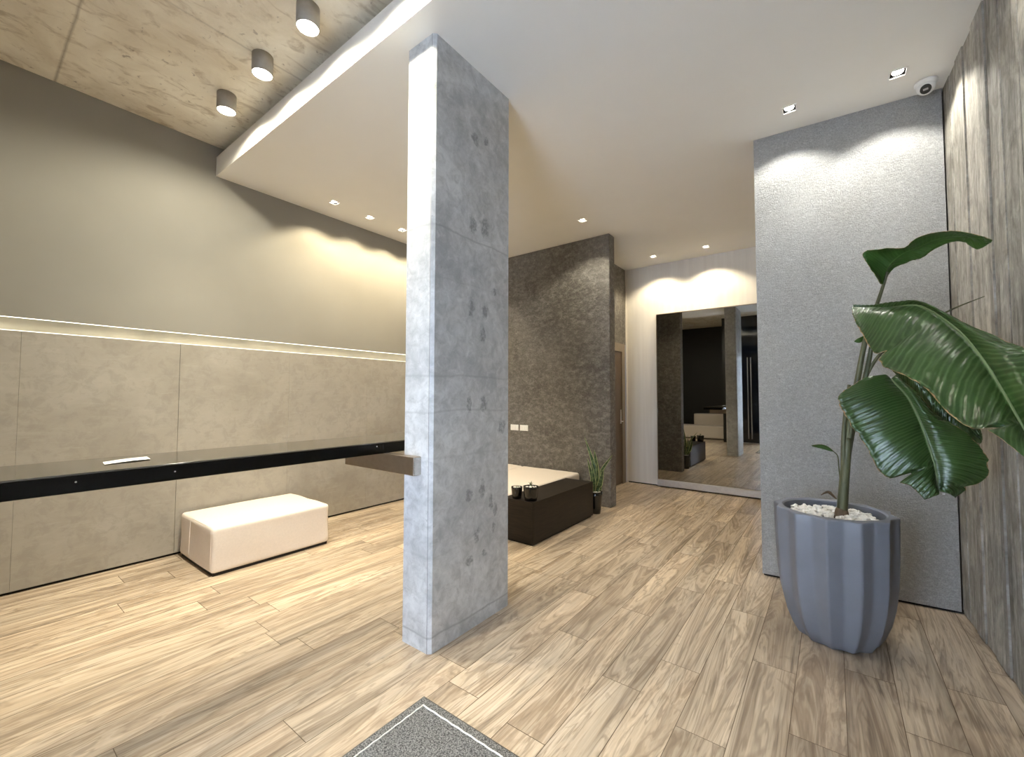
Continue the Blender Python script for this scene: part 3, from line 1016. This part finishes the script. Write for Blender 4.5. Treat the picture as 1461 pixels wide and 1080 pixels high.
def blade3(mid, left, right, n=80, m=12, th=.0016, edge=.06, bulge=.02, rip=.0018, ripn=28, seed=0, cuts=(), mat_=None):
    """leaf surface spanned by its midrib and its two margins (all world points)"""
    b = bm_new()
    uvl = b.loops.layers.uv.verify()
    C, L, R = catmull(mid, n), catmull(left, n), catmull(right, n)
    top, bot = [], []
    K = 2*m
    for i in range(n+1):
        u = i/n
        t = (C[min(i+1, n)]-C[max(i-1, 0)]).normalized()
        nn = (R[i]-L[i]).cross(t)
        nn = nn.normalized() if nn.length > 1e-6 else Vector((0, -1, 0))
        if nn.y > 0:
            nn = -nn
        rt, rb = [], []
        for j in range(-m, m+1):
            v = j/m; a = abs(v)
            E = L[i] if v < 0 else R[i]
            jag = 1+edge*mnoise.noise(Vector((u*12+seed, (v > 0)*3, seed)))+edge*.5*mnoise.noise(Vector((u*42+seed, (v > 0)*5, seed*2)))
            for (uc, side, wd, dp) in cuts:
                if side*v > 0 and abs(u-uc) < wd:
                    jag *= 1-dp*(1-abs(u-uc)/wd)
            q = C[i]+(E-C[i])*a*jag
            q = q+nn*(bulge*math.sin(math.pi*min(1, a*1.1)**.8)+rip*math.sin((u-a*.07)*ripn*6.283)*min(1, a*4)*(1-.4*a)+.006*mnoise.noise(Vector((u*7, v*3, seed))))
            rt.append(b.verts.new(q+nn*th*.5)); rb.append(b.verts.new(q-nn*th*.5))
        top.append(rt); bot.append(rb)
    def face(vs, uvs):
        f = b.faces.new(vs); f.smooth = True
        for l, q in zip(f.loops, uvs):
            l[uvl].uv = q
    for i in range(n):
        for j in range(K):
            uvs = [(i/n, j/K), ((i+1)/n, j/K), ((i+1)/n, (j+1)/K), (i/n, (j+1)/K)]
            face((top[i][j], top[i+1][j], top[i+1][j+1], top[i][j+1]), uvs)
            face((bot[i][j+1], bot[i+1][j+1], bot[i+1][j], bot[i][j]), [uvs[3], uvs[2], uvs[1], uvs[0]])
    for i in range(n):
        for j in (0, K):
            face((top[i][j], bot[i][j], bot[i+1][j], top[i+1][j]), [(i/n, j/K), (i/n, j/K), ((i+1)/n, j/K), ((i+1)/n, j/K)])
    for j in range(K):
        for i in (0, n):
            face((top[i][j], top[i][j+1], bot[i][j+1], bot[i][j]), [(i/n, j/K)]*4)
    return obj('leaf', b, mat_ or m_leaf, plant)

def ZZ(pts, Ys):
    return [Z(p[0], p[1], y) for p, y in zip(pts, Ys)]
def rib(leaf, pts, r0, r1):
    b = bm_new(); tube(b, pts, r0, r1, 40, 8)
    return obj('midrib', b, m_rib, leaf, label='pale green midrib')
m_rib = plain('pale_midrib', (.17, .22, .10), .45)

# top leaf, seen from below
Ym = [yb, yb-.01, yb-.03, yb-.06, yb-.10, yb-.15, yb-.21, yb-.26, yb-.30]
Mi = ZZ([(303, 240), (312, 195), (335, 160), (375, 130), (430, 105), (500, 78), (580, 68), (640, 76), (692, 84)], Ym)
blade3(Mi, ZZ([(290, 238), (256, 182), (229, 130), (300, 111), (378, 108), (430, 68), (530, 50), (620, 58), (694, 82)], [y-.06 for y in Ym]),
       ZZ([(306, 240), (328, 195), (362, 172), (400, 158), (450, 138), (510, 102), (580, 86), (640, 114), (690, 88)], [y+.05 for y in Ym]),
       60, 8, edge=.10, bulge=-.006, rip=.001, ripn=24, seed=2, mat_=m_leaf_back)
# big leaf reaching to the right and to the front
Ym = [3.33, 3.29, 3.22, 3.14, 3.00, 2.88, 2.76, 2.66, 2.60]
Mp = [(205, 345), (270, 333), (350, 322), (440, 320), (560, 395), (650, 497), (740, 640), (815, 780), (860, 870)]
Mi = ZZ(Mp, Ym)
lf = blade3(Mi, ZZ([(188, 326), (193, 350), (210, 390), (242, 442), (298, 530), (425, 592), (590, 742), (690, 770), (845, 890)], [y-.07 for y in Ym]),
       ZZ([(192, 312), (262, 326), (350, 312), (460, 314), (610, 385), (740, 440), (850, 500), (905, 640), (880, 860)], [3.33, 3.30, 3.24, 3.14, 2.96, 2.84, 2.74, 2.66, 2.60]),
       120, 14, edge=.05, bulge=.028, rip=.0022, ripn=36, seed=5, cuts=((.84, -1, .014, .5), (.46, -1, .012, .18)))
rib(lf, [p+Vector((0, -.004, 0)) for p in Mi], .0065, .003)
# lower leaf hanging in front
Ym = [yb-.16, yb-.21, yb-.25, yb-.28, yb-.30, yb-.32, yb-.33]
Mi = ZZ([(328, 580), (378, 630), (418, 695), (450, 775), (475, 850), (490, 920), (496, 980)], Ym)
lf = blade3(Mi, ZZ([(240, 572), (140, 645), (180, 728), (228, 805), (305, 925), (395, 960), (450, 1012)], [y-.05 for y in Ym]),
       ZZ([(348, 577), (420, 625), (490, 705), (575, 755), (650, 825), (680, 915), (560, 1005)], [y+.03 for y in Ym]),
       100, 14, edge=.06, bulge=.030, rip=.0022, ripn=28, seed=9, cuts=((.735, -1, .03, .5), (.93, 1, .02, .2), (.40, 1, .015, .25)))
rib(lf, [p+Vector((0, -.004, 0)) for p in Mi], .006, .0025)
# dark leaf behind the two
Ym = [yb-.03, yb-.06, yb-.09, yb-.11, yb-.12]
Mi = ZZ([(300, 490), (420, 550), (520, 660), (600, 740), (655, 800)], Ym)
blade3(Mi, ZZ([(290, 510), (380, 600), (470, 720), (560, 790), (650, 812)], Ym), ZZ([(320, 470), (480, 520), (580, 650), (640, 730), (658, 790)], Ym),
       60, 10, edge=.16, bulge=.02, ripn=24, seed=13)
# small shoots
b = bm_new()
blade(b, [Z(122, 838, yb), Z(85, 822, yb-.01), Z(44, 818, yb-.02)], lambda u: .017*max(.05, math.sin(math.pi*(.05+.93*u)))**.8, [Vector((.1, -.5, .8))]*3, 14, 4, .0014, seed=1)
obj('leaf', b, m_leaf_back, plant)
b = bm_new()
blade(b, [Z(235, 425, yb), Z(218, 440, yb), Z(198, 445, yb)], lambda u: .016*max(.05, math.sin(math.pi*(.05+.93*u)))**.8, [Vector((.1, -.4, .9))]*3, 14, 4, .0014, seed=1)
obj('leaf', b, m_leaf_back, plant)
b = bm_new()
blade(b, [Z(135, 1010, yb), Z(105, 985, yb-.01), Z(78, 995, yb-.02)], lambda u: .014*max(.05, math.sin(math.pi*(.05+.93*u)))**.8, [Vector((.1, -.6, .6))]*3, 14, 4, .0014, seed=4, edge=.3)
obj('leaf', b, m_dry, plant, label='small withered brown leaf')
